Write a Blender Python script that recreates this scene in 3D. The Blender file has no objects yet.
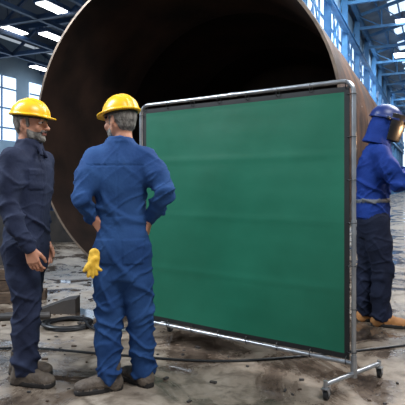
import bpy, math, random
import numpy as np
from mathutils import Vector, Matrix, noise
random.seed(4)
INSPECT=None
S=bpy.context.scene
try:
    S.view_settings.view_transform='Standard'
except Exception: pass

# ------------------------------------------------------------------ helpers
def lin(c):
    c=c/255.0
    return c/12.92 if c<=0.04045 else ((c+0.055)/1.055)**2.4
def rgb(r,g,b): return (lin(r),lin(g),lin(b),1)

def mat(name,col,rough=.6,metal=0,col2=None,nscale=4,ndetail=6,bump=0,bscale=40,emit=None,estr=0,ramp=(.35,.65),stretch=None,spec=.5,translucent=0):
    m=bpy.data.materials.new(name); m.use_nodes=True
    nt=m.node_tree; b=nt.nodes['Principled BSDF']
    b.inputs['Base Color'].default_value=col
    b.inputs['Roughness'].default_value=rough
    b.inputs['Metallic'].default_value=metal
    b.inputs['Specular IOR Level'].default_value=spec
    tc=nt.nodes.new('ShaderNodeTexCoord')
    src=tc.outputs['Object']
    if stretch:
        mp=nt.nodes.new('ShaderNodeMapping'); mp.inputs['Scale'].default_value=stretch
        nt.links.new(src,mp.inputs['Vector']); src=mp.outputs['Vector']
    if col2:
        n=nt.nodes.new('ShaderNodeTexNoise'); n.inputs['Scale'].default_value=nscale; n.inputs['Detail'].default_value=ndetail
        nt.links.new(src,n.inputs['Vector'])
        r=nt.nodes.new('ShaderNodeValToRGB'); r.color_ramp.elements[0].position=ramp[0]; r.color_ramp.elements[1].position=ramp[1]
        r.color_ramp.elements[0].color=col; r.color_ramp.elements[1].color=col2
        nt.links.new(n.outputs['Fac'],r.inputs['Fac']); nt.links.new(r.outputs['Color'],b.inputs['Base Color'])
    if bump:
        n2=nt.nodes.new('ShaderNodeTexNoise'); n2.inputs['Scale'].default_value=bscale; n2.inputs['Detail'].default_value=5
        nt.links.new(src,n2.inputs['Vector'])
        bp=nt.nodes.new('ShaderNodeBump'); bp.inputs['Strength'].default_value=bump; bp.inputs['Distance'].default_value=.02
        nt.links.new(n2.outputs['Fac'],bp.inputs['Height']); nt.links.new(bp.outputs['Normal'],b.inputs['Normal'])
    if emit:
        b.inputs['Emission Color'].default_value=emit; b.inputs['Emission Strength'].default_value=estr
    return m

class MB:
    def __init__(s): s.v=[]; s.f=[]; s.m=[]
    def add(s,vs,fs,mi=0):
        o=len(s.v); s.v+= [tuple(v) for v in vs]; s.f+=[tuple(i+o for i in f) for f in fs]; s.m+=[mi]*len(fs)
    def box(s,c,d,mi=0,M=None,bev=0):
        x,y,z=d[0]/2,d[1]/2,d[2]/2
        c=Vector(c)
        vs=[Vector((i*x,j*y,k*z)) for i in(-1,1) for j in(-1,1) for k in(-1,1)]
        if M is not None: vs=[M@v for v in vs]
        vs=[v+c for v in vs]
        fs=[(0,1,3,2),(4,6,7,5),(0,4,5,1),(2,3,7,6),(0,2,6,4),(1,5,7,3)]
        s.add(vs,fs,mi)
    def beam(s,a,b,w,h,mi=0):
        a=Vector(a); b=Vector(b); d=(b-a); L=d.length; d.normalize()
        up=Vector((0,0,1)) if abs(d.z)<.95 else Vector((0,1,0))
        x=d.cross(up).normalized(); z=x.cross(d)
        M=Matrix((x,d,z)).transposed()
        s.box((a+b)/2,(w,L,h),mi,M)
    def tube(s,pts,r,n=12,mi=0,closed=False):
        pts=[Vector(p) for p in pts]; N=len(pts)
        rr=r if isinstance(r,(list,tuple)) else [r]*N
        t0=(pts[1]-pts[0]).normalized()
        up=Vector((0,0,1)) if abs(t0.z)<.9 else Vector((1,0,0))
        nrm=t0.cross(up).normalized()
        rings=[];vs=[]
        for i,p in enumerate(pts):
            if closed: t=(pts[(i+1)%N]-pts[i-1]).normalized()
            elif i==0: t=t0
            elif i==N-1: t=(pts[-1]-pts[-2]).normalized()
            else: t=((pts[i+1]-p).normalized()+(p-pts[i-1]).normalized()).normalized()
            nrm=(nrm-t*nrm.dot(t)).normalized(); bn=t.cross(nrm)
            for k in range(n):
                a=2*math.pi*k/n
                vs.append(p+(nrm*math.cos(a)+bn*math.sin(a))*rr[i])
        fs=[]
        R=N if closed else N-1
        for i in range(R):
            j=(i+1)%N
            for k in range(n):
                l=(k+1)%n
                fs.append((i*n+k,i*n+l,j*n+l,j*n+k))
        if not closed:
            fs.append(tuple(reversed(range(n)))); fs.append(tuple((N-1)*n+k for k in range(n)))
        s.add(vs,fs,mi)
    def build(s,name,mats,parent=None,smooth=False,loc=(0,0,0),M=None):
        me=bpy.data.meshes.new(name)
        vs=s.v
        if M is not None: vs=[tuple(M@Vector(v)) for v in vs]
        me.from_pydata(vs,[],s.f)
        for m in mats: me.materials.append(m)
        me.polygons.foreach_set('material_index',s.m)
        me.update()
        if smooth:
            me.polygons.foreach_set('use_smooth',[True]*len(me.polygons))
            try: me.set_sharp_from_angle(angle=math.radians(40))
            except Exception: pass
        o=bpy.data.objects.new(name,me); S.collection.objects.link(o)
        o.location=loc
        if parent: o.parent=parent
        return o
def empty(name,loc=(0,0,0)):
    e=bpy.data.objects.new(name,None); S.collection.objects.link(e); e.location=loc; e.empty_display_size=.2
    return e

# ------------------------------------------------------------------ SDF modelling
class Field:
    def __init__(s,lo,hi,h):
        s.h=h; s.lo=np.array(lo,float)
        n=[int(math.ceil((hi[i]-lo[i])/h))+1 for i in range(3)]
        s.ax=[lo[i]+h*np.arange(n[i]) for i in range(3)]
        s.V=np.full(n,.5,np.float32); s.L=np.zeros(n,np.int8)
    def sl(s,lo,hi):
        out=[]
        for i in range(3):
            a=int(np.searchsorted(s.ax[i],lo[i])); b=int(np.searchsorted(s.ax[i],hi[i]))
            out.append(slice(max(a,0),max(b,a+1)))
        return tuple(out)
    def grid(s,sl):
        return (s.ax[0][sl[0]][:,None,None],s.ax[1][sl[1]][None,:,None],s.ax[2][sl[2]][None,None,:])
    def add(s,fn,lo,hi,k=.02,label=0,pad=.06):
        sl=s.sl([l-pad for l in lo],[x+pad for x in hi]); X,Y,Z=s.grid(sl)
        d=fn(X,Y,Z); a=s.V[sl]
        if d.size==0 or a.size==0: return
        d=np.broadcast_to(d,a.shape)
        s.L[sl]=np.where(d<a,label,s.L[sl])
        if k>0:
            hh=np.maximum(k-np.abs(a-d),0)/k
            s.V[sl]=np.minimum(a,d)-hh*hh*k*.25
        else: s.V[sl]=np.minimum(a,d)
    def cut(s,fn,lo,hi,k=.01):
        sl=s.sl(lo,hi); X,Y,Z=s.grid(sl); d=-fn(X,Y,Z); a=s.V[sl]; d=np.broadcast_to(d,a.shape)
        hh=np.maximum(k-np.abs(a-d),0)/k
        s.V[sl]=np.maximum(a,d)+hh*hh*k*.25
    def cap(s,a,b,r1,r2,k=.02,label=0,flat=None,f=1):
        a=np.array(a,float);b=np.array(b,float);ab=b-a;L2=float(ab@ab)+1e-12
        R=max(r1,r2)*max(1,f)
        def fn(X,Y,Z):
            px,py,pz=X-a[0],Y-a[1],Z-a[2]
            t=np.clip((px*ab[0]+py*ab[1]+pz*ab[2])/L2,0,1)
            vx,vy,vz=px-t*ab[0],py-t*ab[1],pz-t*ab[2]
            d2=vx*vx+vy*vy+vz*vz
            if flat is not None:
                u=np.array(flat,float);u/=np.linalg.norm(u)
                c=vx*u[0]+vy*u[1]+vz*u[2]
                d2=d2-c*c+(c/f)**2
            return np.sqrt(np.maximum(d2,0))-(r1+(r2-r1)*t)
        s.add(fn,np.minimum(a,b)-R,np.maximum(a,b)+R,k,label)
    def chain(s,pts,rs,k=.03,label=0,flat=None,f=1):
        for i in range(len(pts)-1): s.cap(pts[i],pts[i+1],rs[i],rs[i+1],k,label,flat,f)
    def ell(s,c,r,k=.02,label=0,rot=None,cutit=False):
        c=np.array(c,float)
        def fn(X,Y,Z):
            px,py,pz=X-c[0],Y-c[1],Z-c[2]
            if rot is not None:
                R=rot
                px,py,pz=(R[0][0]*px+R[1][0]*py+R[2][0]*pz, R[0][1]*px+R[1][1]*py+R[2][1]*pz, R[0][2]*px+R[1][2]*py+R[2][2]*pz)
            k0=np.sqrt((px/r[0])**2+(py/r[1])**2+(pz/r[2])**2)+1e-9
            k1=np.sqrt((px/r[0]**2)**2+(py/r[1]**2)**2+(pz/r[2]**2)**2)+1e-9
            return k0*(k0-1)/k1
        m=max(r)
        if cutit: s.cut(fn,c-m-.03,c+m+.03,k)
        else: s.add(fn,c-m,c+m,k,label)
    def stack(s,rows,yaw=0,k=.03,label=0,n=2.3):
        # rows: z,cx,cy,w,d
        A=np.array(rows,float); A=A[np.argsort(A[:,0])]
        z=A[:,0]; co,si=math.cos(yaw),math.sin(yaw)
        # smooth interpolation
        zz=np.linspace(z[0],z[-1],80); P=[np.interp(zz,z,A[:,i]) for i in range(1,5)]
        ker=np.ones(9)/9
        P=[np.convolve(np.pad(p,4,mode='edge'),ker,'valid') for p in P]
        def fn(X,Y,Z):
            cx,cy,w,d=[np.interp(Z,zz,p) for p in P]
            px,py=X-cx,Y-cy
            qx=px*co+py*si; qy=-px*si+py*co
            q=((np.abs(qx)/w)**n+(np.abs(qy)/d)**n+1e-9)**(1/n)
            e=(q-1)*np.minimum(w,d)
            cz=np.maximum(Z-z[-1],z[0]-Z)
            return np.maximum(e,cz)
        m=max(A[:,3].max(),A[:,4].max())+.02
        s.add(fn,(A[:,1].min()-m,A[:,2].min()-m,z[0]),(A[:,1].max()+m,A[:,2].max()+m,z[-1]),k,label)
    def mesh(s):
        V=s.V; ins=V<0
        c=sum(ins[a:V.shape[0]-1+a,b:V.shape[1]-1+b,d:V.shape[2]-1+d].astype(np.int8) for a in(0,1) for b in(0,1) for d in(0,1))
        act=(c>0)&(c<8)
        idx=np.full(act.shape,-1,np.int64); I,J,K=np.nonzero(act); idx[act]=np.arange(len(I))
        acc=np.zeros((len(I),3)); cnt=np.zeros(len(I))
        cor=[(a,b,d) for a in(0,1) for b in(0,1) for d in(0,1)]
        for p in cor:
            for ax in range(3):
                if p[ax]==1: continue
                q=list(p); q[ax]=1
                va=V[I+p[0],J+p[1],K+p[2]]; vb=V[I+q[0],J+q[1],K+q[2]]
                m=(va<0)!=(vb<0)
                t=np.where(m,va/np.where(m,va-vb,1),0)
                for e in range(3):
                    acc[:,e]+=np.where(m,p[e]+(t if e==ax else 0),0)
                cnt+=m
        fr=acc/cnt[:,None]
        P=s.lo+s.h*(np.stack([I,J,K],1)+fr)
        lab=s.L[I+np.round(fr[:,0]).astype(int),J+np.round(fr[:,1]).astype(int),K+np.round(fr[:,2]).astype(int)]
        Q=[]
        for ax in range(3):
            a1,a2=(ax+1)%3,(ax+2)%3
            A=np.take(ins,range(0,V.shape[ax]-1),ax); B=np.take(ins,range(1,V.shape[ax]),ax)
            g=np.stack(np.nonzero(A!=B),1)
            ok=(g[:,a1]>0)&(g[:,a2]>0)&(g[:,a1]<V.shape[a1]-1)&(g[:,a2]<V.shape[a2]-1)
            g=g[ok]; inside=ins[g[:,0],g[:,1],g[:,2]]
            def cell(o1,o2):
                h=g.copy(); h[:,a1]+=o1; h[:,a2]+=o2
                return idx[h[:,0],h[:,1],h[:,2]]
            q=np.stack([cell(-1,-1),cell(0,-1),cell(0,0),cell(-1,0)],1)
            q[~inside]=q[~inside][:,::-1]
            Q.append(q)
        return P,np.concatenate(Q),lab
    def build(s,name,mats,parent=None,M=None,disp=None,labfn=None,smooth_it=0):
        P,Q,lab=s.mesh()
        me=bpy.data.meshes.new(name)
        me.from_pydata(P.tolist(),[],Q.tolist()); me.update()
        if disp:
            nr=np.zeros(len(P)*3); me.vertices.foreach_get('normal',nr); nr=nr.reshape(-1,3)
            dd=np.array([disp(p[0],p[1],p[2],n) for p,n in zip(P,nr)])
            P2=P+nr*dd[:,None]
        else: P2=P
        if labfn is not None: lab=labfn(P,lab)
        if M is not None:
            Mn=np.array(M); P2=P2@Mn[:3,:3].T+Mn[:3,3]
        me.vertices.foreach_set('co',P2.ravel())
        for m in mats: me.materials.append(m)
        me.polygons.foreach_set('material_index',lab[Q[:,0]].astype(np.int32))
        me.polygons.foreach_set('use_smooth',np.ones(len(Q),bool))
        me.update()
        o=bpy.data.objects.new(name,me); S.collection.objects.link(o)
        if parent: o.parent=parent
        return o

# ------------------------------------------------------------------ materials
M_blue=mat('coverall_blue',rgb(31,60,106),.85,col2=rgb(43,75,122),nscale=5,bump=.15,bscale=60,spec=.2)
M_navy=mat('coverall_navy',rgb(32,37,56),.85,col2=rgb(43,50,72),nscale=5,bump=.15,bscale=60,spec=.2)
M_jack=mat('welding_jacket',rgb(16,42,108),.8,col2=rgb(22,52,124),nscale=5,bump=.15,bscale=60,spec=.2)
M_whel=mat('welding_helmet_shell',rgb(10,36,96),.4,col2=rgb(15,44,110),nscale=5)
M_trou=mat('work_trousers',rgb(22,27,44),.85,col2=rgb(29,35,55),nscale=5,bump=.15,bscale=60,spec=.2)
M_skin=mat('skin',rgb(178,122,96),.55,col2=rgb(196,140,112),nscale=14,bump=.08,bscale=120)
M_lip=mat('lips',rgb(150,90,78),.5)
M_hair=mat('hair_grey',rgb(84,78,72),.8,col2=rgb(136,130,122),nscale=60,bump=.6,bscale=150,stretch=(1,1,.4))
M_eye=mat('eye_white',rgb(225,220,212),.3)
M_iris=mat('iris',rgb(50,38,30),.2)
M_helm=mat('helmet_yellow',rgb(238,178,10),.32,col2=rgb(246,190,22),nscale=6)
M_boot=mat('boot_leather',rgb(72,62,54),.7,col2=rgb(104,92,80),nscale=14,bump=.4,bscale=60)
M_sole=mat('boot_sole',rgb(34,30,28),.8)
M_tan=mat('boot_tan',rgb(150,100,56),.7,col2=rgb(180,124,72),nscale=12)
M_yel=mat('glove_yellow',rgb(214,164,40),.8,col2=rgb(236,190,70),nscale=20,bump=.3)
M_gaunt=mat('glove_leather',rgb(70,62,58),.8,col2=rgb(96,84,76),nscale=16,bump=.3)
M_strap=mat('strap_grey',rgb(90,92,98),.8)
M_black=mat('black_plastic',rgb(16,16,18),.4)
M_chrome=mat('galvanised_tube',rgb(150,152,155),.32,.85,col2=rgb(176,178,180),nscale=10)
M_green=mat('curtain_green',rgb(20,89,67),.45,col2=rgb(29,102,79),nscale=2.2,ndetail=10,bump=.10,bscale=7,ramp=(.3,.7),spec=.35)
M_border=mat('curtain_border',rgb(16,18,19),.6)
M_rubber=mat('caster_rubber',rgb(28,28,30),.6)

# ------------------------------------------------------------------ people parts
def wrinkler(amp,wfn,seed=0,fx=3.4,fz=7.5,skew=5,extra=None):
    def f(x,y,z,n):
        w=wfn(x,y,z)
        wx=.25*noise.noise(Vector((x*4,y*4+seed,z*4)))
        a=noise.noise(Vector((x*fx+seed+wx,y*fx,z*fz+x*skew+wx*2)))
        b=noise.noise(Vector((x*fx*1.6-seed,y*fx*1.6+3,z*fz*1.6-x*skew*1.8-wx*2)))
        c=noise.noise(Vector((x*3+seed,y*3+9,z*3)))
        r1=math.exp(-(a/.11)**2); r2=math.exp(-(b/.11)**2)
        d=amp*w*(r1*.95+r2*.5-.35)+amp*.5*c
        if extra: d+=extra(x,y,z,n)
        return d
    return f
def gauss(d,s): return math.exp(-(d/s)**2)

def build_head(parent,pos,yaw,tilt=0,roll=0,beard=True,scale=1):
    h=Field((-.11,-.15,-.20),(.11,.15,.15),.0034)
    SK,HA,LI,EY,IR=0,1,2,3,4
    h.ell((0,.015,.035),(.075,.096,.088),.02,SK)
    h.ell((0,-.03,-.03),(.061,.066,.088),.03,SK)
    h.ell((0,-.042,-.083),(.046,.044,.032),.03,SK)
    h.ell((0,-.082,-.103),(.02,.016,.015),.02,SK)
    h.cap((0,.02,-.07),(0,.035,-.19),.054,.06,.03,SK)
    for sx in(-1,1):
        h.cap((sx*.058,.01,-.035),(sx*.05,-.03,-.085),.018,.014,.03,SK)
        h.ell((sx*.042,-.07,-.03),(.022,.018,.02),.025,SK)
        h.ell((sx*.030,-.105,.004),(.017,.016,.0125),.012,SK,cutit=True)
        h.ell((sx*.030,-.081,.003),(.0135,.0135,.0125),.002,EY)
        h.ell((sx*.030,-.0925,.003),(.0055,.004,.0055),.0,IR)
        h.cap((sx*.018,-.094,.012),(sx*.043,-.084,.011),.005,.0045,.006,SK)
        h.cap((sx*.018,-.093,-.007),(sx*.04,-.085,-.006),.0045,.004,.006,SK)
        h.cap((sx*.014,-.103,.024),(sx*.046,-.088,.026),.0052,.004,.004,HA)
        h.ell((sx*.012,-.108,-.036),(.009,.010,.008),.01,SK)
        h.ell((sx*.078,.012,-.008),(.009,.020,.032),.008,SK,rot=Matrix.Rotation(.25*-sx,3,'Z'))
        h.ell((sx*.086,.004,-.006),(.006,.009,.018),.004,SK,cutit=True)
    h.cap((-.03,-.089,.018),(.03,-.089,.018),.011,.011,.015,SK)
    h.cap((0,-.097,.008),(0,-.121,-.033),.009,.0125,.012,SK)
    h.cap((-.018,-.098,-.0615),(.018,-.098,-.0615),.0055,.0055,.006,LI)
    h.cap((-.015,-.097,-.071),(.015,-.097,-.071),.006,.006,.006,LI)
    # hair back and sides
    h.ell((0,.032,.025),(.081,.090,.088),.006,HA)
    h.ell((0,.055,-.035),(.062,.045,.040),.02,HA)
    for sx in(-1,1): h.cap((sx*.072,-.012,.03),(sx*.068,-.018,-.02),.012,.008,.008,HA)
    if beard:
        h.cap((-.03,-.092,-.054),(0,-.107,-.049),.006,.0085,.006,HA)
        h.cap((.03,-.092,-.054),(0,-.107,-.049),.006,.0085,.006,HA)
        h.ell((0,-.078,-.1),(.028,.024,.022),.012,HA)
    def lf(P,lab):
        lab=lab.copy(); x,y,z=P[:,0],P[:,1],P[:,2]
        if beard:
            jaw=(lab==SK)&(z>-.125)&(y<-.012)&(z< -.056+ .35*np.maximum(0,y+.06))
            lab[jaw]=HA
        return lab
    M=Matrix.Translation(pos)@Matrix.Rotation(yaw,4,'Z')@Matrix.Rotation(roll,4,'Y')@Matrix.Rotation(tilt,4,'X')@Matrix.Scale(scale,4)
    h.build('head',[M_skin,M_hair,M_lip,M_eye,M_iris],parent,M,labfn=lf,
        disp=lambda x,y,z,n:.0012*noise.noise(Vector((x*40,y*40,z*40))))
    return M

def build_helmet(parent,M):
    f=Field((-.15,-.22,-.06),(.15,.18,.16),.0038)
    f.ell((0,0,0),(.112,.138,.120),.0,0)
    # ridges
    def ridge(x0,wd,up):
        def fn(X,Y,Z):
            r=(.112+up,.138+up,.120+up)
            k0=np.sqrt((X/r[0])**2+(Y/r[1])**2+(Z/r[2])**2)+1e-9
            return np.maximum((k0-1)*.12,np.abs(X-x0)-wd)
        f.add(fn,(x0-.02,-.16,-.02),(x0+.02,.16,.14),.008,0)
    ridge(0,.012,.008); ridge(.042,.006,.005); ridge(-.042,.006,.005)
    def brim(X,Y,Z):
        k=np.sqrt((X/.130)**2+((Y+.018)/.170)**2)
        return np.maximum((k-1)*.13,np.abs(Z-.0+.10*(np.maximum(-Y-.1,0)))-.0055)
    f.add(brim,(-.14,-.2,-.02),(.14,.17,.02),.012,0)
    def low(X,Y,Z): return Z+.008+.10*(np.maximum(-Y-.1,0))+0*X
    f.cut(low,(-.15,-.22,-.06),(.15,.18,.16),.002)
    f.ell((0,0,-.02),(.104,.130,.125),.002,cutit=True)
    T=M@Matrix.Translation((0,.008,.052))@Matrix.Rotation(math.radians(4),4,'X')@Matrix.Scale(.93,4)
    f.build('hard_hat',[M_helm],parent,T)
    b=MB()
    pts=[(.096*math.cos(a),.118*math.sin(a),-.012) for a in np.linspace(0,2*math.pi,32,endpoint=False)]
    b.tube(pts,.008,8,0,True)
    b.build('hat_suspension',[M_black],parent,True,M=T)

def build_hand(parent,name,wrist,D,N,side=1,curl=(.35,.45,.3),mt=None,scale=1.0):
    D=Vector(D).normalized(); N=Vector(N); N=(N-D*N.dot(D)).normalized(); Z=-D; X=N.cross(Z)
    R=Matrix((X,N,Z)).transposed().to_4x4()
    M=Matrix.Translation(wrist)@R@Matrix.Scale(scale,4)
    f=Field((-.10,-.05,-.22),(.10,.13,.05),.0028)
    f.cap((0,0,.04),(0,0,-.01),.028,.026,.01,0,(0,1,0),.75)
    bx=[-.030,-.010,.010,.029]; ln=[.80,.95,1.0,.90]
    for i in range(4):
        x=bx[i]*side
        kz=-.088+(.006 if i in(0,) else 0)+(-.004 if i==2 else 0)
        f.cap((x*.6,0,-.01),(x,-.002,kz),.016,.0115,.014,0)
        p=Vector((x,-.001,kz)); a=curl[0]*(1.15-.1*i); sp=side*(bx[i]*2.2)
        r=.0098
        for sgm,(l,cu) in enumerate(zip((.044,.028,.022),(0,curl[1],curl[2]))):
            a+=cu
            d=Vector((sp*.6,math.sin(a),-math.cos(a))).normalized()
            q=p+d*l*ln[i]
            f.cap(p,q,r,r-.0010,.003,0)
            r-=.0008; p=q
    # thumb
    p=Vector((.018*side,.004,-.02)); q=Vector((.044*side,.018,-.058)); f.cap(p,q,.018,.013,.014,0)
    q2=q+Vector((.010*side,.016,-.032)); f.cap(q,q2,.012,.0105,.004,0)
    q3=q2+Vector((-.002*side,.012,-.024)); f.cap(q2,q3,.0105,.0085,.003,0)
    f.build(name,[mt or M_skin],parent,M)

def build_boot(parent,name,pos,yaw,upper=None,scale=1.0,height=.15):
    f=Field((-.09,-.26,-.01),(.09,.14,height+.05),.005)
    f.cap((0,.03,.03),(0,.02,height),.045,.052,.02,0)
    f.cap((0,.045,.045),(0,-.06,.05),.042,.045,.03,0)
    f.cap((0,-.04,.07),(0,-.13,.045),.040,.040,.03,0,(1,0,0),1.05)
    f.ell((0,-.155,.040),(.050,.062,.040),.02,0)
    # sole
    def sole(X,Y,Z):
        w=.046+.007*np.cos((Y+.12)*18)
        c=np.sqrt(np.maximum(0,np.abs(X)-w+.035)**2+np.maximum(0,np.maximum(-(Y+.215)+.035,Y-.088+.035))**2)-.035
        return np.maximum(c,np.abs(Z-.014)-.014)
    f.add(sole,(-.07,-.22,0),(.07,.09,.03),.004,1)
    for i in range(5):
        y=-.02-.022*i; z=.118-.015*i-.004*i
        f.cap((-.02,y-.02,z),(.02,y-.02,z),.0045,.0045,.002,1)
    f.cut(lambda X,Y,Z:Z+0*X+0*Y,(-.09,-.26,-.01),(.09,.14,.01),.001)
    f.cut(lambda X,Y,Z:np.maximum(np.abs(Y-.01)-.012,np.abs(Z)-.008)+0*X,(-.09,-.05,-.01),(.09,.06,.03),.003)
    M=Matrix.Translation(pos)@Matrix.Rotation(yaw,4,'Z')@Matrix.Scale(scale,4)
    f.build(name,[upper or M_boot,M_sole],parent,M,disp=lambda x,y,z,n:.003*noise.noise(Vector((x*25,y*25,z*30))))

# ---------------- WORKER (centre, seen from behind, hands on hips)
def worker_back():
    ox,oy=-.528,3.25
    e=empty('worker',(ox,oy,0))
    f=Field((-.40,-.36,.03),(.42,.30,1.66),.0075)
    f.stack([(.70,.035,0,.13,.115),(.80,.03,0,.160,.135),(.90,.028,-.005,.168,.142),(1.0,.025,0,.155,.128),(1.06,.02,0,.143,.116),
             (1.16,.018,0,.152,.122),(1.30,.015,-.005,.172,.132),(1.40,.014,0,.182,.128),(1.46,.014,.005,.170,.112),(1.51,.014,.01,.122,.09),(1.56,.012,.015,.075,.075),(1.58,.012,.015,.068,.070)],yaw=.08)
    # waistband
    f.stack([(1.045,.02,0,.150,.123),(1.085,.02,0,.150,.123)],yaw=.08,k=.006)
    # collar
    for s in np.linspace(0,2*math.pi,14,endpoint=False):
        a,b=s,s+2*math.pi/14
        P=lambda t:(.012+.071*math.cos(t),.014+.073*math.sin(t),1.558+.012*math.sin(t))
        f.cap(P(a),P(b),.013,.013,.006)
    # shoulders / arms
    shL,elL,wrL=(-.142,0,1.445),(-.195,-.14,1.215),(-.150,-.045,1.085)
    shR,elR,wrR=(.172,0,1.445),(.305,-.10,1.235),(.198,.03,1.075)
    f.chain([shL,((-.175),-.07,1.33),elL],[.074,.068,.056],.05)
    f.chain([elL,(-.183,-.10,1.145),wrL],[.054,.050,.042],.012)
    f.chain([shR,(.245,-.05,1.34),elR],[.074,.068,.056],.05)
    f.chain([elR,(.257,-.04,1.15),wrR],[.054,.050,.042],.012)
    for w,e2 in((wrL,elL),(wrR,elR)):
        d=(Vector(w)-Vector(e2)).normalized()
        f.cap(Vector(w)-d*.02,Vector(w)+d*.004,.046,.045,.004)
    # legs
    f.chain([(-.055,0,.86),(-.055,-.005,.68),(-.052,.01,.48),(-.060,0,.28),(-.062,0,.10)],[.110,.100,.084,.078,.074],.02)
    f.chain([(.105,0,.86),(.118,.01,.68),(.132,.03,.48),(.142,.055,.28),(.146,.08,.10)],[.110,.100,.084,.078,.074],.02)
    f.cut(lambda X,Y,Z:Z-.055+0*X+0*Y,(-.42,-.36,.03),(.46,.3,.1),.006)
    def w(x,y,z):
        v=.42+1.0*gauss(z-.48,.15)+1.3*gauss(z-.14,.14)+.8*gauss(z-1.14,.08)+.9*gauss(z-.76,.1)
        if x<-.15 or x>.20: v+=1.0*gauss(z-1.22,.14)
        return v
    def ex(x,y,z,n):
        d=0
        if n[1]<-.2:
            for cx in(-.065,.11):   # rear pockets
                if abs(x-cx)<.06 and .80<z<.95: d+=.006
            if abs(x-.018)<.004 and z>1.08 and z<1.5: d-=.003
            if abs(z-1.40)<.005 and abs(x)<.17: d-=.005
        return d
    f.build('coverall',[M_blue],e,disp=wrinkler(.0125,w,2.0,extra=ex))
    M=build_head(e,(.008,.03,1.683),math.radians(-128),math.radians(4))
    build_helmet(e,M)
    build_hand(e,'hand_left',Vector(wrL)+Vector((.012,-.010,-.012)),(.62,-.30,-.62),(.35,.9,.1),1,(.25,.3,.2))
    build_hand(e,'hand_right',Vector(wrR)+Vector((-.006,-.004,-.014)),(-.22,-.12,-.95),(-1,.2,.1),1,(.2,.25,.2))
    build_boot(e,'boot_left',(-.055,-.005,0),math.radians(-72))
    build_boot(e,'boot_right',(.145,.085,0),math.radians(-135))
    # gloves tucked in the rear pocket
    g=Field((-.22,-.26,.62),(0,0,.92),.0045)
    g.cap((-.12,-.14,.87),(-.125,-.155,.80),.032,.036,.01,0,(0,1,0),.45)
    for i,(dx,dz) in enumerate(((-.045,-.03),(-.02,-.06),(.005,-.065),(.028,-.05))):
        g.cap((-.125+dx*.6,-.155,.80),(-.13+dx,-.162,.80+dz),.014,.011,.004)
    g.cap((-.10,-.158,.79),(-.075,-.165,.775),.013,.010,.008)
    g.cap((-.11,-.148,.84),(-.155,-.155,.79),.022,.018,.01)
    g.build('work_gloves',[M_yel],e,disp=lambda x,y,z,n:.003*noise.noise(Vector((x*40,y*40,z*40))))
worker_back()

# ---------------- WORKER (left, side-on, facing right)
def worker_side():
    ox,oy=-1.15,3.42
    e=empty('worker.001',(ox,oy,0))
    f=Field((-.30,-.40,.03),(.30,.38,1.66),.0075)
    yaw=math.radians(67)   # width axis
    f.stack([(.72,.0,0,.13,.115),(.82,-.005,0,.160,.125),(.92,-.005,0,.163,.128),(1.02,.0,0,.150,.120),(1.12,.005,0,.155,.120),
             (1.25,.008,0,.170,.130),(1.36,.005,0,.182,.130),(1.44,.0,0,.175,.112),(1.50,.0,0,.13,.088),(1.55,.01,0,.076,.076),(1.575,.012,0,.068,.070)],yaw=yaw)
    for s in np.linspace(0,2*math.pi,14,endpoint=False):
        a,b=s,s+2*math.pi/14
        P=lambda t:(.014+.074*math.cos(t),.070*math.sin(t),1.548-.02*math.cos(t))
        f.cap(P(a),P(b),.014,.014,.006)
    f.cap((.08,-.03,1.53),(.118,-.085,1.475),.017,.011,.006); f.cap((.08,-.03,1.53),(.125,.0,1.465),.017,.011,.006)
    shN=(-.05,-.16,1.44); elN=(-.045,-.215,1.155); wrN=(.085,-.235,.905)
    f.chain([shN,(-.052,-.19,1.30),elN],[.074,.070,.058],.045)
    f.chain([elN,(.01,-.235,1.03),wrN],[.058,.053,.043],.012)
    d=(Vector(wrN)-Vector(elN)).normalized()
    f.cap(Vector(wrN)-d*.02,Vector(wrN)+d*.004,.047,.046,.004)
    shF=(.05,.17,1.44); elF=(.01,.235,1.15); wrF=(.05,.22,.90)
    f.chain([shF,(.03,.21,1.30),elF],[.074,.070,.058],.045)
    f.chain([elF,(.02,.235,1.03),wrF],[.058,.053,.043],.03)
    f.chain([(-.02,-.075,.86),(-.0,-.075,.68),(.02,-.075,.48),(.01,-.075,.28),(.015,-.075,.10)],[.112,.101,.085,.080,.076],.02)
    f.chain([(-.01,.08,.86),(-.02,.085,.68),(-.03,.09,.48),(-.055,.10,.28),(-.06,.10,.10)],[.110,.100,.083,.078,.076],.02)
    f.cut(lambda X,Y,Z:Z-.06+0*X+0*Y,(-.3,-.4,.03),(.3,.38,.1),.006)
    def w(x,y,z):
        v=.42+1.0*gauss(z-.48,.15)+1.3*gauss(z-.14,.14)+.8*gauss(z-.98,.09)
        if y<-.15: v+=1.0*gauss(z-1.15,.14)
        return v
    def ex(x,y,z,n):
        d=0
        if n[0]>.6 and abs(y+.045-.0)<.014 and z>.9 and z<1.5: d+=.004
        if .05<x and n[0]>.2 and -.150<y<-.065 and 1.25<z<1.38: d+=.007 if z<1.345 else .010
        if n[1]<-.5 and -.08<x<.05 and .78<z<.93 and y<-.12: d+=.005
        return d
    f.build('coverall',[M_navy],e,disp=wrinkler(.0125,w,7.0,extra=ex))
    M=build_head(e,(.022,0,1.683),math.radians(80),math.radians(2))
    build_helmet(e,M)
    build_hand(e,'hand_right',Vector(wrN)+Vector((.004,0,-.012)),(.30,.02,-.95),(.1,1,0),1,(.35,.5,.4))
    build_hand(e,'hand_left',Vector(wrF)+Vector((.0,0,-.012)),(.15,0,-1),(0,-1,0),-1,(.35,.5,.4))
    build_boot(e,'boot_right',(.0,-.08,0),math.radians(78))
    build_boot(e,'boot_left',(-.075,.10,0),math.radians(84))
worker_side()

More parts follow.
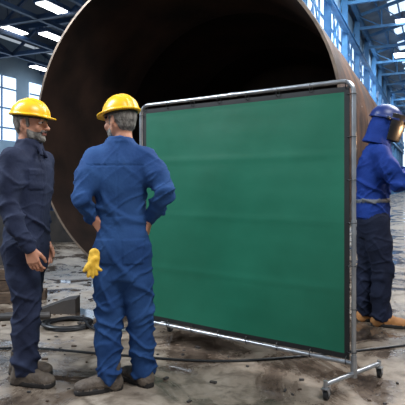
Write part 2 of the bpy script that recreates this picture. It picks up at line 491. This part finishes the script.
# ---------------- WELDER (right, behind the screen)
def welder():
    ox,oy=1.60,4.80
    e=empty('welder',(ox,oy,0))
    f=Field((-.32,-.42,.03),(.48,.38,1.80),.009)
    yaw=math.radians(62)
    # trousers
    f.chain([(-.03,-.08,.95),(.0,-.085,.74),(.035,-.085,.52),(.02,-.085,.30),(.015,-.085,.10)],[.125,.112,.095,.088,.082],.03,1)
    f.chain([(-.03,.09,.95),(-.04,.09,.74),(-.045,.09,.52),(-.07,.095,.30),(-.075,.095,.10)],[.122,.11,.092,.086,.08],.03,1)
    f.stack([(.80,-.03,0,.14,.12),(.95,-.03,0,.18,.145),(1.05,-.03,0,.178,.14)],yaw=yaw,label=1)
    # jacket
    f.stack([(.98,-.03,0,.195,.158),(1.05,-.03,0,.19,.150),(1.18,-.03,0,.182,.142),(1.34,-.025,0,.20,.150),(1.48,-.005,0,.212,.150),
             (1.58,.015,0,.200,.130),(1.64,.03,0,.15,.10),(1.70,.05,0,.085,.085),(1.74,.06,0,.08,.08)],yaw=yaw,k=.006)
    f.stack([(1.12,-.03,0,.194,.153),(1.15,-.03,0,.194,.153)],yaw=yaw,k=.003,label=2)
    shN=(-.02,-.20,1.555); elN=(.11,-.27,1.29); wrN=(.285,-.22,1.47)
    f.chain([shN,(.03,-.25,1.43),elN],[.088,.084,.072],.05)
    f.chain([elN,(.20,-.25,1.37),wrN],[.070,.064,.054],.03)
    shF=(.07,.19,1.55); elF=(.20,.20,1.33); wrF=(.33,.03,1.42)
    f.chain([shF,(.14,.20,1.43),elF],[.085,.08,.07],.05)
    f.chain([elF,(.28,.12,1.37),wrF],[.068,.062,.052],.03)
    f.cut(lambda X,Y,Z:Z-.055+0*X+0*Y,(-.35,-.42,.03),(.5,.38,.1),.006)
    def w(x,y,z): return .5+.8*gauss(z-.5,.14)+1*gauss(z-.15,.12)+.9*gauss(z-1.28,.18)
    f.build('workwear',[M_jack,M_trou,M_strap],e,disp=wrinkler(.014,w,4.0))
    M=Matrix.Translation((.085,-.02,1.865))@Matrix.Rotation(math.radians(72),4,'Z')@Matrix.Rotation(math.radians(14),4,'X')
    # cloth neck cape
    h=Field((-.2,-.16,-.26),(.2,.2,.06),.006)
    h.stack([(-.22,0,.035,.150,.125),(-.15,0,.03,.125,.115),(-.06,0,.02,.108,.115),(0,0,.01,.105,.118),(.03,0,.01,.10,.115)],k=.03)
    h.build('neck_cape',[M_jack],e,M,disp=lambda x,y,z,n:.008*noise.noise(Vector((x*16,y*16,z*10))))
    # hard shell with flip-up rim and face shield
    h=Field((-.18,-.24,-.20),(.18,.2,.2),.0045)
    h.ell((0,.005,.03),(.122,.146,.128),.0,0)
    def brim(X,Y,Z):
        k=np.sqrt((X/.132)**2+((Y+.012)/.165)**2)
        return np.maximum((k-1)*.13,np.abs(Z-.025)-.007)
    h.add(brim,(-.15,-.19,0),(.15,.17,.05),.01,0)
    h.cut(lambda X,Y,Z:np.maximum(Z-.018,-(Y+.03))+0*X,(-.18,-.1,-.2),(.18,.2,.1),.004)
    h.cut(lambda X,Y,Z:Z+.03+0*X+0*Y,(-.18,-.24,-.2),(.18,.2,.1),.004)
    def shield(X,Y,Z):
        rr=np.sqrt((X/1.0)**2+((Y+.03)/1.15)**2)
        tap=.122+.12*np.minimum(Z+.02,0)
        e_=np.abs(rr-tap)-.005
        return np.maximum(np.maximum(e_,Y+.045),np.maximum(Z-.075,-Z-.165))
    h.add(shield,(-.15,-.2,-.17),(.15,0,.08),.004,1)
    h.cap((-.045,-.165,.015),(.045,-.165,.015),.024,.024,.004,2)
    for sx in(-1,1): h.cap((sx*.118,-.02,.02),(sx*.136,-.02,.02),.018,.016,.004,1)
    h.build('welding_helmet',[M_whel,M_black,M_iris],e,M)
    h=Field((-.1,-.13,-.2),(.1,.12,.1),.006)
    h.ell((0,-.01,0),(.072,.09,.105),.02); h.cap((0,.02,-.07),(0,.035,-.18),.055,.06,.03); h.cap((0,-.09,0),(0,-.11,-.03),.01,.012,.01)
    h.build('face',[M_skin],e,M)
    build_hand(e,'glove_right',Vector(wrN)+Vector((.01,0,.005)),(.75,.25,.35),(.1,.9,-.3),1,(.5,.8,.6),M_gaunt,1.2)
    build_hand(e,'glove_left',Vector(wrF)+Vector((.01,-.01,.005)),(.75,-.25,.30),(-.1,-.9,-.3),-1,(.5,.8,.6),M_gaunt,1.2)
    build_boot(e,'boot_right',(.02,-.085,0),math.radians(72),M_tan,1.05)
    build_boot(e,'boot_left',(-.07,.095,0),math.radians(84),M_tan,1.05)
    t=MB()
    t.tube([(.30,-.17,1.46),(.36,-.15,1.52),(.40,-.12,1.60),(.41,-.11,1.64)],[.017,.016,.011,.008],10,0)
    t.tube([(.30,-.17,1.46),(.26,-.26,1.30),(.30,-.34,.9),(.26,-.30,.4),(.28,-.2,.03),(.40,0,.02)],.010,8,0)
    t.build('welding_torch',[M_black],e,True)
welder()

# ------------------------------------------------------------------ welding screen
def screen():
    A=Vector((-.512,4.34,0)); B=Vector((.952,3.27,0))
    ex=(B-A).normalized(); W=(B-A).length; en=Vector((ex.y,-ex.x,0))  # towards camera
    if en.y>0: en=-en
    e=empty('welding_screen',A)
    R=Matrix((ex,-en,Vector((0,0,1)))).transposed().to_4x4()
    H=1.94; zb=.155; r=.0145; cr=.075
    t=MB()
    pts=[(0,0,.07)]
    pts+=[(0,0,z) for z in (.5,1,1.5,H-cr)]
    pts+=[(cr-cr*math.cos(a),0,H-cr+cr*math.sin(a)) for a in np.linspace(.2,math.pi/2,7)]
    pts+=[(W-cr+cr*math.sin(a),0,H-cr+cr*math.cos(a)) for a in np.linspace(0,math.pi/2-.2,7)]
    pts+=[(W,0,z) for z in (H-cr,1.5,1,.5,.07)]
    t.tube(pts,r,14)
    t.tube([(0,0,zb),(W,0,zb)],r,14)
    # joint collars
    for x in(0,W):
        t.tube([(x,0,1.02),(x,0,1.06)],r*1.25,14); t.tube([(x,0,zb-.03),(x,0,zb+.05)],r*1.3,14)
    t.tube([(W/2-.03,0,H),(W/2+.03,0,H)],r*1.22,14)
    t.build('frame',[M_chrome],e,True,M=R)
    # feet and casters
    c=MB(); 
    ld=Vector((-.25,-.97,0)).normalized()
    for x in(0,W):
        L=.285
        a=Vector((x,0,.095))-ld*-L; b=Vector((x,0,.095))-ld*L
        c.tube([a,b],.0145,12,0)
        c.tube([(x,0,.07),(x,0,.14)],.021,12,0)
        for p in(a,b):
            q=p.copy()
            c.tube([q+Vector((0,0,.022)),q+Vector((0,0,-.022))],.013,10,0)
            c.box(q+Vector((0,0,-.025)),(.045,.045,.006),0)
            for sx in(-1,1):
                c.beam(q+Vector((sx*.017,0,-.025)),q+Vector((sx*.017,.016,-.066)),.003,.026,0)
            w=q+Vector((0,.016,-.062))
            c.tube([w+Vector((-.013,0,0)),w+Vector((-.010,0,0)),w+Vector((.010,0,0)),w+Vector((.013,0,0))],[.027,.033,.033,.027],20,1)
            c.tube([w+Vector((-.021,0,0)),w+Vector((.021,0,0))],.006,8,0)
    c.build('caster_feet',[M_chrome,M_rubber],e,True,M=R)
    # curtain
    x0,x1,z0,z1=.028,W-.026,zb+.022,H-.036
    nx,nz=90,90; bw=.034
    xs=np.concatenate([[x0,x0+bw],np.linspace(x0+bw,x1-bw,nx)[1:-1],[x1-bw,x1]])
    zs=np.concatenate([[z0,z0+bw],np.linspace(z0+bw,z1-bw,nz)[1:-1],[z1-bw,z1]])
    vs=[];fs=[];ms=[]
    for side in(0,1):
        for z in zs:
            for x in xs:
                u=(x-x0)/(x1-x0); v=(z-z0)/(z1-z0)
                y=.006*math.sin(u*9+v*2)*(1-v*.7)+.006*noise.noise(Vector((x*2.2,z*1.6,3)))+.0012*noise.noise(Vector((x*3,z*10,1)))
                for cz in(.25,.5,.75): y-=.002*math.exp(-((v-cz)/.012)**2)
                y*=min(1,8*min(u,1-u)+.15)
                b=x<x0+bw+.001 or x>x1-bw-.001 or z<z0+bw+.001 or z>z1-bw-.001
                vs.append((x,y-.004+ (.003 if side else 0)-(.0015 if b and not side else 0),z))
    n1=len(xs); n2=len(zs); o=n1*n2
    for j in range(n2-1):
        for i in range(n1-1):
            b=i==0 or j==0 or i==n1-2 or j==n2-2
            q=(j*n1+i,j*n1+i+1,(j+1)*n1+i+1,(j+1)*n1+i)
            fs.append(q); ms.append(int(b)); fs.append(tuple(k+o for k in reversed(q))); ms.append(int(b))
    m=MB(); m.v=vs; m.f=fs; m.m=ms
    ob=m.build('curtain',[M_green,M_border],e,False,M=R)
    ob.data.polygons.foreach_set('use_smooth',[True]*len(ob.data.polygons))
    # ties through grommets
    g=MB()
    def ring(cx,cz,vert):
        P=[]
        for a in np.linspace(0,2*math.pi,14,endpoint=False):
            if vert: P.append((cx+.0*a,.024*math.cos(a),cz+.030*math.sin(a)))
            else: P.append((cx+.030*math.sin(a),.024*math.cos(a),cz))
        g.tube(P,.0028,6,0,True)
    for i in range(8): ring(x0+.02+(x1-x0-.04)*i/7,H-.022,True)
    for i in range(7):
        z=z0+.05+(z1-z0-.1)*i/6
        ring(.014,z,False); ring(W-.012,z,False)
    for i in range(8): ring(x0+.02+(x1-x0-.04)*i/7,zb+.014,True)
    g.build('grommet_ties',[M_black],e,True,M=R)
screen()

# ------------------------------------------------------------------ big steel pipe
YAW=math.radians(24)
u=Vector((math.sin(YAW),math.cos(YAW),0)); nl=Vector((-math.cos(YAW),math.sin(YAW),0))
HR=Matrix.Rotation(-YAW,4,'Z')   # hall frame: local +Y = u, local -X = nl
M_rust_in=mat('pipe_inner_shaded',rgb(34,27,24),.6,.3,col2=rgb(70,51,42),nscale=1.6,ndetail=9,bump=.3,bscale=8,ramp=(.36,.72))  # rust darkened in the colour so the bore reads as shaded
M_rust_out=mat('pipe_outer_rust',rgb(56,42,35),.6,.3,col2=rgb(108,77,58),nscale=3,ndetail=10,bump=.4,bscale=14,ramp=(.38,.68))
M_rim=mat('pipe_rim_steel',rgb(104,92,82),.4,.5,col2=rgb(132,114,98),nscale=8)
M_wood=mat('timber',rgb(64,50,40),.85,col2=rgb(94,76,60),nscale=5,stretch=(1,8,8),bump=.3)
PC=Vector((-.38,5.9,1.97)); PR=1.93; PL=6.3
def pipe():
    e=empty('steel_pipe',PC)
    b=MB(); n=128
    def ringv(R,y): return [(R*math.cos(2*math.pi*k/n),y,R*math.sin(2*math.pi*k/n)) for k in range(n)]
    # outer profile with weld seams
    P=[(PR-.004,0,1),(PR,.006,1)]
    for s in(2.1,4.2): P+=[(PR,s-.03,1),(PR+.012,s-.012,1),(PR+.012,s+.012,1),(PR,s+.03,1)]
    P+=[(PR,PL,2)]
    I=PR-.035
    P+=[(I,PL,0)]
    for s in(4.2,2.1): P+=[(I,s+.03,0),(I-.012,s+.012,0),(I-.012,s-.012,0),(I,s-.03,0)]
    P+=[(I,.03,0),(I+.002,.0,2)]
    vs=[]
    for R,y,_ in P: vs+=ringv(R,y)
    fs=[];ms=[]
    N=len(P)
    for i in range(N):
        j=(i+1)%N
        for k in range(n):
            l=(k+1)%n
            fs.append((i*n+k,i*n+l,j*n+l,j*n+k)); ms.append(P[i][2] if i<N-1 else 2)
    b.v=vs;b.f=fs;b.m=ms
    # dished disc added near the far end to keep the bore dark
    o=len(b.v)
    for q in range(9):
        R=(I+.01)*math.cos(q/9*math.pi/2); y=PL-.6+.45*math.sin(q/9*math.pi/2)
        b.v+=ringv(R,y)
    for q in range(8):
        for k in range(n):
            l=(k+1)%n
            b.f.append((o+q*n+k,o+q*n+l,o+(q+1)*n+l,o+(q+1)*n+k)); b.m.append(0)
    b.f.append(tuple(o+8*n+k for k in range(n))); b.m.append(0)
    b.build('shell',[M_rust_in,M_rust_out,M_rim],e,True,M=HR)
    # support saddles
    for s in(.9,3.2,5.4):
        m=MB()
        seg=14
        w=1.15
        vs=[]; 
        for yy in(-.09,.09):
            for i in range(seg+1):
                x=-w+2*w*i/seg; vs.append((x,s+yy,-math.sqrt((PR+.006)**2-x*x)))
            for i in range(seg+1):
                x=-w+2*w*i/seg; vs.append((x,s+yy,-PC.z+.002))
        q=seg+1; fs=[]
        for i in range(seg):
            fs.append((i,i+1,q+i+1,q+i)); a=2*q; fs.append((a+i+1,a+i,a+q+i,a+q+i+1))
            fs.append((i+1,i,a+i,a+i+1)); fs.append((q+i,q+i+1,a+q+i+1,a+q+i))
        fs.append((0,q,3*q,2*q)); fs.append((seg,2*q+seg,3*q+seg,q+seg))
        m.add(vs,fs,0)
        m.build('saddle',[M_wood],e,M=HR)
pipe()

# ------------------------------------------------------------------ hall
M_floor=bpy.data.materials.new('concrete_floor'); M_floor.use_nodes=True
nt=M_floor.node_tree; bs=nt.nodes['Principled BSDF']; tc=nt.nodes.new('ShaderNodeTexCoord')
def NN(t): return nt.nodes.new(t)
def noise_n(sc,de,ro=.6,dist=0):
    n=NN('ShaderNodeTexNoise'); n.inputs['Scale'].default_value=sc; n.inputs['Detail'].default_value=de; n.inputs['Roughness'].default_value=ro; n.inputs['Distortion'].default_value=dist
    nt.links.new(tc.outputs['Object'],n.inputs['Vector']); return n
def ramp_n(src,els):
    r=NN('ShaderNodeValToRGB'); 
    while len(r.color_ramp.elements)<len(els): r.color_ramp.elements.new(.5)
    for e_,(p,c) in zip(r.color_ramp.elements,els): e_.position=p; e_.color=c
    nt.links.new(src,r.inputs['Fac']); return r
n1=noise_n(1.35,12,.66,.8); r1=ramp_n(n1.outputs['Fac'],[(.34,rgb(54,46,40)),(.44,rgb(92,80,70)),(.53,rgb(132,119,105)),(.66,rgb(164,152,138))])
n2=noise_n(7,9,.7,.3); r2=ramp_n(n2.outputs['Fac'],[(.36,(.30,.27,.24,1)),(.53,(1,1,1,1))])
mx=NN('ShaderNodeMix'); mx.data_type='RGBA'; mx.blend_type='MULTIPLY'; mx.inputs['Factor'].default_value=.75
nt.links.new(r1.outputs['Color'],mx.inputs['A']); nt.links.new(r2.outputs['Color'],mx.inputs['B'])
vo=NN('ShaderNodeTexVoronoi'); vo.feature='DISTANCE_TO_EDGE'; vo.inputs['Scale'].default_value=.45
nw=noise_n(2.5,5); mxv=NN('ShaderNodeMix'); mxv.data_type='VECTOR'; mxv.inputs['Factor'].default_value=.12
nt.links.new(tc.outputs['Object'],mxv.inputs[4]); nt.links.new(nw.outputs['Color'],mxv.inputs[5]); nt.links.new(mxv.outputs[1],vo.inputs['Vector'])
r3=ramp_n(vo.outputs['Distance'],[(.0,(.30,.26,.22,1)),(.010,(1,1,1,1))])
mx2=NN('ShaderNodeMix'); mx2.data_type='RGBA'; mx2.blend_type='MULTIPLY'; mx2.inputs['Factor'].default_value=.6
nt.links.new(mx.outputs['Result'],mx2.inputs['A']); nt.links.new(r3.outputs['Color'],mx2.inputs['B'])
nt.links.new(mx2.outputs['Result'],bs.inputs['Base Color'])
rr=ramp_n(n1.outputs['Fac'],[(.43,(.05,.05,.05,1)),(.48,(.28,.28,.28,1)),(.62,(.6,.6,.6,1))]); nt.links.new(rr.outputs['Color'],bs.inputs['Roughness'])
# bump fades out in the wet hollows
bp=NN('ShaderNodeBump'); bp.inputs['Distance'].default_value=.02
bf=ramp_n(n1.outputs['Fac'],[(.43,(.015,.015,.015,1)),(.52,(.4,.4,.4,1))]); nt.links.new(bf.outputs['Color'],bp.inputs['Strength'])
nt.links.new(n2.outputs['Fac'],bp.inputs['Height']); nt.links.new(bp.outputs['Normal'],bs.inputs['Normal'])

M_steel=mat('painted_steel_blue',rgb(48,96,140),.5,col2=rgb(74,124,166),nscale=1.5)
M_dsteel=mat('truss_steel_navy',rgb(30,54,86),.5,col2=rgb(44,74,112),nscale=1.2)
M_roof=mat('roof_sheet',rgb(104,122,140),.6,col2=rgb(132,148,164),nscale=.8)
M_aroof=mat('aisle_roof_sheet',rgb(30,42,60),.7)
M_wall=mat('wall_sheet',rgb(104,134,160),.7,col2=rgb(134,160,182),nscale=.5)
M_win=mat('window_glazing',rgb(200,215,230),.3,emit=rgb(200,222,245),estr=1.45)
M_lamp=mat('lamp_diffuser',rgb(255,255,255),.3,emit=(1,1,1,1),estr=8)
M_mach=mat('machine_dark',rgb(46,45,46),.6,.2,col2=rgb(74,68,64),nscale=3)

fl=MB(); fl.box((0,45,-.05),(60,130,.1),0); fl.build('floor',[M_floor],M=HR)
XW=-5.3; HT=14.0; S0=4.75
for i in range(-1,17):
    s=S0+6*i
    c=MB()
    c.box((0,-.17,HT/2),(.34,.03,HT)); c.box((0,.17,HT/2),(.34,.03,HT)); c.box((0,0,HT/2),(.03,.31,HT))
    c.box((0,0,.02),(.5,.5,.04)); c.box((.25,0,8.0),(.3,.30,.5)); 
    for z in np.arange(.6,HT,1.2): c.box((0,0,z),(.32,.31,.02))
    o=c.build('steel_column',[M_steel],M=HR); o.location=HR@Vector((XW,s,0))
g=MB()
for z,hh in((7.2,.5),(8.6,.7),(11.2,.25),(13.8,.4)):
    g.box((XW+.2,48,z-.0+hh/2),(.28,110,.03)); g.box((XW+.2,48,z-hh/2),(.28,110,.03)); g.box((XW+.2,48,z),(.04,110,hh))
g.build('crane_runway_beam',[M_steel],M=HR)
w=MB()
w.box((XW-.35,48,7.75),(.08,110,.7),0)
w.box((XW-.35,48,12.9),(.08,110,2.4),0)
for z in(9.4,10.6): w.box((XW-.33,48,z),(.10,110,.12),2)
for s in np.arange(-6.5,102,1.5): w.box((XW-.33,s,9.9),(.10,.10,3.8),2)
w.box((XW-.38,48,9.9),(.03,110,3.8),1)
wl=w.build('wall_left',[M_wall,M_win,M_steel],M=HR)
b=MB()
for i in range(-1,16):
    s=S0+6*i
    b.beam((XW-.1,s+.2,.9+6.4),(XW-.1,s+5.8,13.6),.08,.08); b.beam((XW-.1,s+.2,13.6),(XW-.1,s+5.8,7.3),.08,.08)
b.build('wall_bracing',[M_steel],wl,M=HR)
# main roof
r=MB()
XR=19
r.add([(XW-.6,-8,HT+.3),(7,-8,HT+3.5),(7,104,HT+3.5),(XW-.6,104,HT+.3)],[(0,1,2,3)],0)
r.add([(7,-8,HT+3.5),(XR,-8,HT+.3),(XR,104,HT+.3),(7,104,HT+3.5)],[(0,1,2,3)],0)
sl=3.2/(7-XW+.6)
for s in np.arange(-7,103,6):
    for xa in(-3.2,1.5):
        z=lambda x:HT+.3+(x-XW+.6)*sl-.04
        r.add([(xa,s,z(xa)),(xa+2.6,s,z(xa+2.6)),(xa+2.6,s+3.4,z(xa+2.6)),(xa,s+3.4,z(xa))],[(0,1,2,3)],1)
cei=r.build('ceiling',[M_roof,M_win],M=HR)
p=MB()
for x in np.arange(XW,7,1.4):
    z=HT+.3+(x-XW+.6)*sl-.15; p.box((x,48,z),(.10,110,.22))
p.build('roof_purlins',[M_steel],cei,M=HR)
for i in range(-1,17):
    s=S0+6*i; t=MB()
    zb0=HT-.9
    t.beam((XW,s,HT+.05),(7,s,HT+3.2),.22,.22); t.beam((7,s,HT+3.2),(XR,s,HT+.05),.22,.22)
    t.beam((XW,s,zb0),(XR,s,zb0+0),.2,.2)
    xs=np.linspace(XW,7,8)
    for k,x in enumerate(xs):
        zt=HT+.05+(x-XW)*(3.15/(7-XW))
        t.beam((x,s,zb0),(x,s,zt),.1,.1)
        if k<7: t.beam((x,s,zt),(xs[k+1],s,zb0),.08,.08)
    t.build('roof_truss',[M_steel],cei,M=HR)
# aisle beyond the columns
XA=-16
a=MB()
a.box((XA,48,3.6),(.15,110,7.2),0)
for s in np.arange(-5,100,4): 
    a.box((XA+.09,s,4.4),(.05,3.2,2.6),1)
    for q in(-.8,0,.8): a.box((XA+.13,s+q,4.4),(.05,.06,2.6),2)
    for q in(3.6,4.4,5.2): a.box((XA+.13,s,q),(.05,3.2,.06),2)
a.build('wall_aisle',[M_wall,M_win,M_steel],M=HR)
a=MB(); a.box(((XA+XW)/2-.2,48,7.35),(XW-XA-.6,110,.08),0); ca=a.build('ceiling_aisle',[M_aroof],M=HR)
xa0,xa1=XA+.2,XW-.3
for i in range(0,26):
    s=3.0+3*i; t=MB()
    t.box(((xa0+xa1)/2,s,7.15),(xa1-xa0,.16,.18)); t.box(((xa0+xa1)/2,s,6.2),(xa1-xa0,.14,.14))
    xs=np.linspace(xa0,xa1,9)
    for k in range(8):
        t.beam((xs[k],s,6.2 if k%2 else 7.1),(xs[k+1],s,7.1 if k%2 else 6.2),.09,.09)
    t.build('aisle_truss',[M_dsteel],ca,M=HR)
a=MB()
for x in np.linspace(XA+1.5,XW-1.5,5): a.box((x,48,6.2),(.12,110,.12))
a.build('aisle_tie_beams',[M_dsteel],ca,M=HR)
a=MB(); a.box((1,104,8),(36,.2,18),0)
for x in np.arange(-14,16,3): a.box((x,103.85,8),(2,.1,9),1)
a.build('wall_end',[M_wall,M_win],M=HR)
# lamps
def lamp(px,py,Y,z=None,sz=(.34,.9)):
    X=(px-202.5)/520*Y; Z=1.28+(185-py)/520*Y
    l=MB(); l.box((0,0,.06),(sz[0]+.1,sz[1]+.1,.12),0); l.box((0,0,-.01),(sz[0],sz[1],.05),1)
    l.tube([(0,-.3,.1),(0,-.3,.9)],.012,6,0); l.tube([(0,.3,.1),(0,.3,.9)],.012,6,0)
    o=l.build('hall_lamp',[M_dsteel,M_lamp],ca,M=HR); o.location=(X,Y,Z)
lamp(52,7,14.3); lamp(52,36,17.2); lamp(40,68,21.8); lamp(37,88,26.5); lamp(14,30,17); 
lamp(400,55,50,sz=(1.0,1.8)); lamp(402,22,38,sz=(.8,1.5)); lamp(398,82,70,sz=(1.0,1.8))

# ------------------------------------------------------------------ clutter
h=MB(); pts=[]
for k in range(150):
    a=k/150*2*math.pi*4.2; R=.17+.02*math.sin(a*.37)+.010*(k%7)/7
    pts.append((R*1.15*math.cos(a)+.02*math.sin(a*.5),R*math.sin(a),.014+.02*(k/150)+.006*math.sin(a*2.3)))
for k in range(24):
    t_=k/23
    pts.append((.2+.9*t_-.1*math.sin(t_*3), -.1-.35*math.sin(t_*2.6)*(1-t_)+.6*t_*t_, .035-.021*min(1,t_*4)))
h.tube(pts,.012,8,0); o=h.build('hose_coil',[M_black],None,True); o.location=(-1.22,4.72,0)
def cable(name,pts,r=.009,m=M_black):
    P=[]; pts=[Vector(p) for p in pts]
    for i in range(len(pts)-1):
        p0=pts[max(i-1,0)];p1=pts[i];p2=pts[i+1];p3=pts[min(i+2,len(pts)-1)]
        for t in np.linspace(0,1,10,endpoint=False):
            P.append(.5*((2*p1)+(-p0+p2)*t+(2*p0-5*p1+4*p2-p3)*t*t+(-p0+3*p1-3*p2+p3)*t**3))
    P.append(pts[-1]); c=MB(); c.tube(P,r,8); return c.build(name,[m],None,True)
cable('dark_floor_line',[(-3.5,4.0,.01),(-2.2,3.95,.01),(-1.4,4.05,.01),(-.7,3.9,.01),(.1,3.75,.01),(.9,3.9,.01),(2.2,4.3,.01),(3.2,4.5,.01)])  # thin cable added to draw the dark seam and shadow line on the floor
t=MB()
for k,(x,y,z,l,a) in enumerate(((-2.35,5.6,.06,1.0,.2),(-2.3,5.78,.06,1.1,.1),(-2.32,5.68,.18,.9,.3),(-2.36,5.7,.30,.8,.12))):
    t.box((x,y,z),(l,.12,.11),0,Matrix.Rotation(a,3,'Z'))
t.build('timber_pile',[M_wood])
# low wedge block + offcuts holding the pipe from rolling
t=MB()
t.add([(-.22,-.10,0),(.24,-.10,0),(.24,.10,0),(-.22,.10,0),(.12,-.10,.13),(.24,-.10,.15),(.24,.10,.15),(.12,.10,.13)],[(3,2,1,0),(0,1,5,4),(1,2,6,5),(2,3,7,6),(3,0,4,7),(4,5,6,7)],0)
t.tube([(-.45,-.35,.035),(.05,-.30,.035)],.035,14,0); t.tube([(-.40,-.22,.028),(-.05,-.42,.09)],.02,10,0)
o=t.build('wheel_chock',[M_mach],None,False); o.location=(-1.50,5.25,0)
# welding power source
t=MB(); t.box((0,0,.55),(.9,.6,1.1)); t.box((0,-.31,.7),(.7,.02,.5),1); t.box((0,0,1.13),(.96,.66,.05)); 
for k in range(4): t.box((-.3+.2*k,-.32,.3),(.12,.02,.02),1)
o=t.build('welding_power_source',[M_mach,M_steel]); o.location=(-3.6,8.6,0)
# oil drums
for (x,y) in((-5.0,10.6),(-4.3,10.6)):
    t=MB(); P=[];R_=[]
    for z,rv in((0,.27),(.01,.29),(.28,.285),(.30,.30),(.32,.285),(.58,.285),(.60,.30),(.62,.285),(.87,.285),(.88,.295),(.89,.27)): P.append((0,0,z)); R_.append(rv)
    t.tube(P,R_,28,0); o=t.build('oil_drum',[M_steel],None,True); o.location=(x,y,0)
# lathe in the aisle
t=MB()
t.box((0,0,.35),(2.6,.8,.7)); t.box((0,0,.78),(2.6,.5,.16),1); t.box((-.95,0,1.15),(.7,.75,.75)); t.box((-.95,-.385,1.2),(.5,.02,.45),1)
t.tube([(-.6,0,1.15),(-.45,0,1.15)],.24,24); t.tube([(-.45,0,1.15),(.8,0,1.15)],.10,20,1)
t.box((.95,0,1.02),(.4,.4,.5)); t.box((.2,-.1,.95),(.45,.6,.2)); t.tube([(.2,-.45,.9),(.2,-.5,.9)],.12,18,1)
t.box((-.95,.1,1.6),(.5,.4,.2),0)
o=t.build('metal_lathe',[M_mach,M_dsteel]); o.location=(-3.75,12.0,0)
# stacked pipes far right
t=MB()
for k in range(5):
    for q in range(5-k):
        t.tube([(q*.32+k*.16,0,.16+k*.277),(q*.32+k*.16,5,.16+k*.277)],.155,18)
o=t.build('pipe_stack',[M_rust_out],None,True,M=HR); o.location=(5.3,12.5,0)
t=MB()
t.box((0,0,.85),(2.2,.8,.08)); 
for x in(-1,1):
    for y in(-.33,.33): t.box((x,y,.42),(.08,.08,.84))
t.box((-.5,0,1.05),(.5,.35,.35),1); t.box((.4,.1,.98),(.3,.3,.2)); t.box((0,0,.25),(2,.7,.05))
o=t.build('workbench',[M_mach,M_steel]); o.location=(-7.0,14.0,0)
# workpiece of the welder (right edge)
t=MB()
t.tube([(0,-.45,0),(0,.45,0)],.16,40); 
for sx in(-.45,.45):
    t.tube([(0,sx,0),(0,sx*1.05,0)],.20,40)
for y in(-.3,.3):
    t.beam((-.22,y,-1.09),(-.06,y,-.12),.05,.05); t.beam((.22,y,-1.09),(.06,y,-.12),.05,.05); t.box((0,y,-.6),(.3,.05,.05))
    t.box((0,y,-1.1),(.50,.1,.02))
t.beam((0,-.3,-.6),(0,.3,-.6),.05,.05)
wp=Vector((2.055,4.70,1.69)); wo=Vector((2.31,4.85,1.11))
t.tube([wp+Vector((.18,.15,-.39))-wo,wp+Vector((.12,.10,-.19))-wo,wp+Vector((.07,.04,.03))-wo],.06,16)
wk=t.build('steel_workpiece',[M_rust_out],None,True); wk.location=wo
M_hot=mat('weld_arc',rgb(255,230,200),.5,emit=(1,.82,.6,1),estr=30)
M_spark=mat('spark',rgb(255,160,60),.5,emit=(1,.42,.10,1),estr=6)
t=MB(); q0=wp-wo
t.tube([q0+Vector((0,0,-.03)),q0+Vector((0,0,-.015)),q0,q0+Vector((0,0,.015)),q0+Vector((0,0,.03))],[.005,.022,.03,.022,.005],12); t.build('weld_pool',[M_hot],wk,True)
t=MB()
for k in range(34):
    ang=random.uniform(-1.2,1.2); v=random.uniform(.1,.7); tt=random.uniform(.02,.35)
    vx,vy,vz=v*math.cos(ang)-.05,v*math.sin(ang),random.uniform(-.3,.9)
    P=lambda q:q0+Vector((vx*q,vy*q,vz*q-4.9*q*q))
    t.tube([P(tt),P(tt+.008)],[.001,.002],4)
t.build('welding_sparks',[M_spark],wk)
# small debris
d=MB()
for k in range(380):
    x=random.uniform(-2.6,2.6); y=random.uniform(2.5,7); s=random.uniform(.005,.022)
    d.box((x,y,s*.3),(s,s*random.uniform(.6,3.4),s*.6),random.choice((0,0,1)),Matrix.Rotation(random.uniform(0,3),3,'Z'))
d.build('floor_debris',[M_mach,M_wood])

# ------------------------------------------------------------------ lights
def area(name,loc,tgt,size,energy,col=(1,1,1)):
    l=bpy.data.lights.new(name,'AREA'); l.shape='RECTANGLE'; l.size=size[0]; l.size_y=size[1]; l.energy=energy; l.color=col
    o=bpy.data.objects.new(name,l); S.collection.objects.link(o); o.location=loc
    o.rotation_euler=(Vector(tgt)-Vector(loc)).to_track_quat('-Z','Y').to_euler(); return o
area('fill_front',(2.2,-1,8),(0,4,.8),(3.5,2.5),690,(.97,.98,1))  # added front fill, high up behind the camera; no roof opening there
area('fill_left',(-5.2,3.5,5.5),(-.6,3.8,.8),(1.5,3),560,(.84,.92,1))  # added soft area light from the left, hung below the roof
area('fill_right',(5.5,6.5,7),(1,4,.6),(2,3),650,(.97,.98,1))  # added lamp on the right to light the pipe rim
for s in(15,30,50,75): area('hall_bay_light',HR@Vector((0,s,12)),HR@Vector((-3.5,s+2,4)),(6,6),2200,(.86,.94,1))
area('aisle_light',HR@Vector((-10.5,17,5.9)),HR@Vector((-10.5,17,0)),(6,14),800,(.85,.93,1))
pl=bpy.data.lights.new('weld_glow','POINT'); pl.energy=10; pl.color=(1,.6,.3); pl.shadow_soft_size=.03
o=bpy.data.objects.new('weld_glow',pl); S.collection.objects.link(o); o.location=wp+Vector((-.06,-.06,.03))
W=bpy.data.worlds.new('World'); S.world=W; W.use_nodes=True
W.node_tree.nodes['Background'].inputs[0].default_value=(.72,.83,.96,1); W.node_tree.nodes['Background'].inputs[1].default_value=.48

# ------------------------------------------------------------------ camera
cd=bpy.data.cameras.new('camera'); cd.sensor_width=36; cd.lens=46.2; cd.shift_y=-17.5/405; cd.clip_end=300
co=bpy.data.objects.new('camera',cd); S.collection.objects.link(co); co.location=(0,0,1.28); co.rotation_euler=(math.pi/2,0,0)
S.camera=co
if INSPECT:
    ix,iy,zf=INSPECT
    cd.lens*=zf; cd.shift_x=(ix-202.5)/405*zf; cd.shift_y=(185-iy)/405*zf
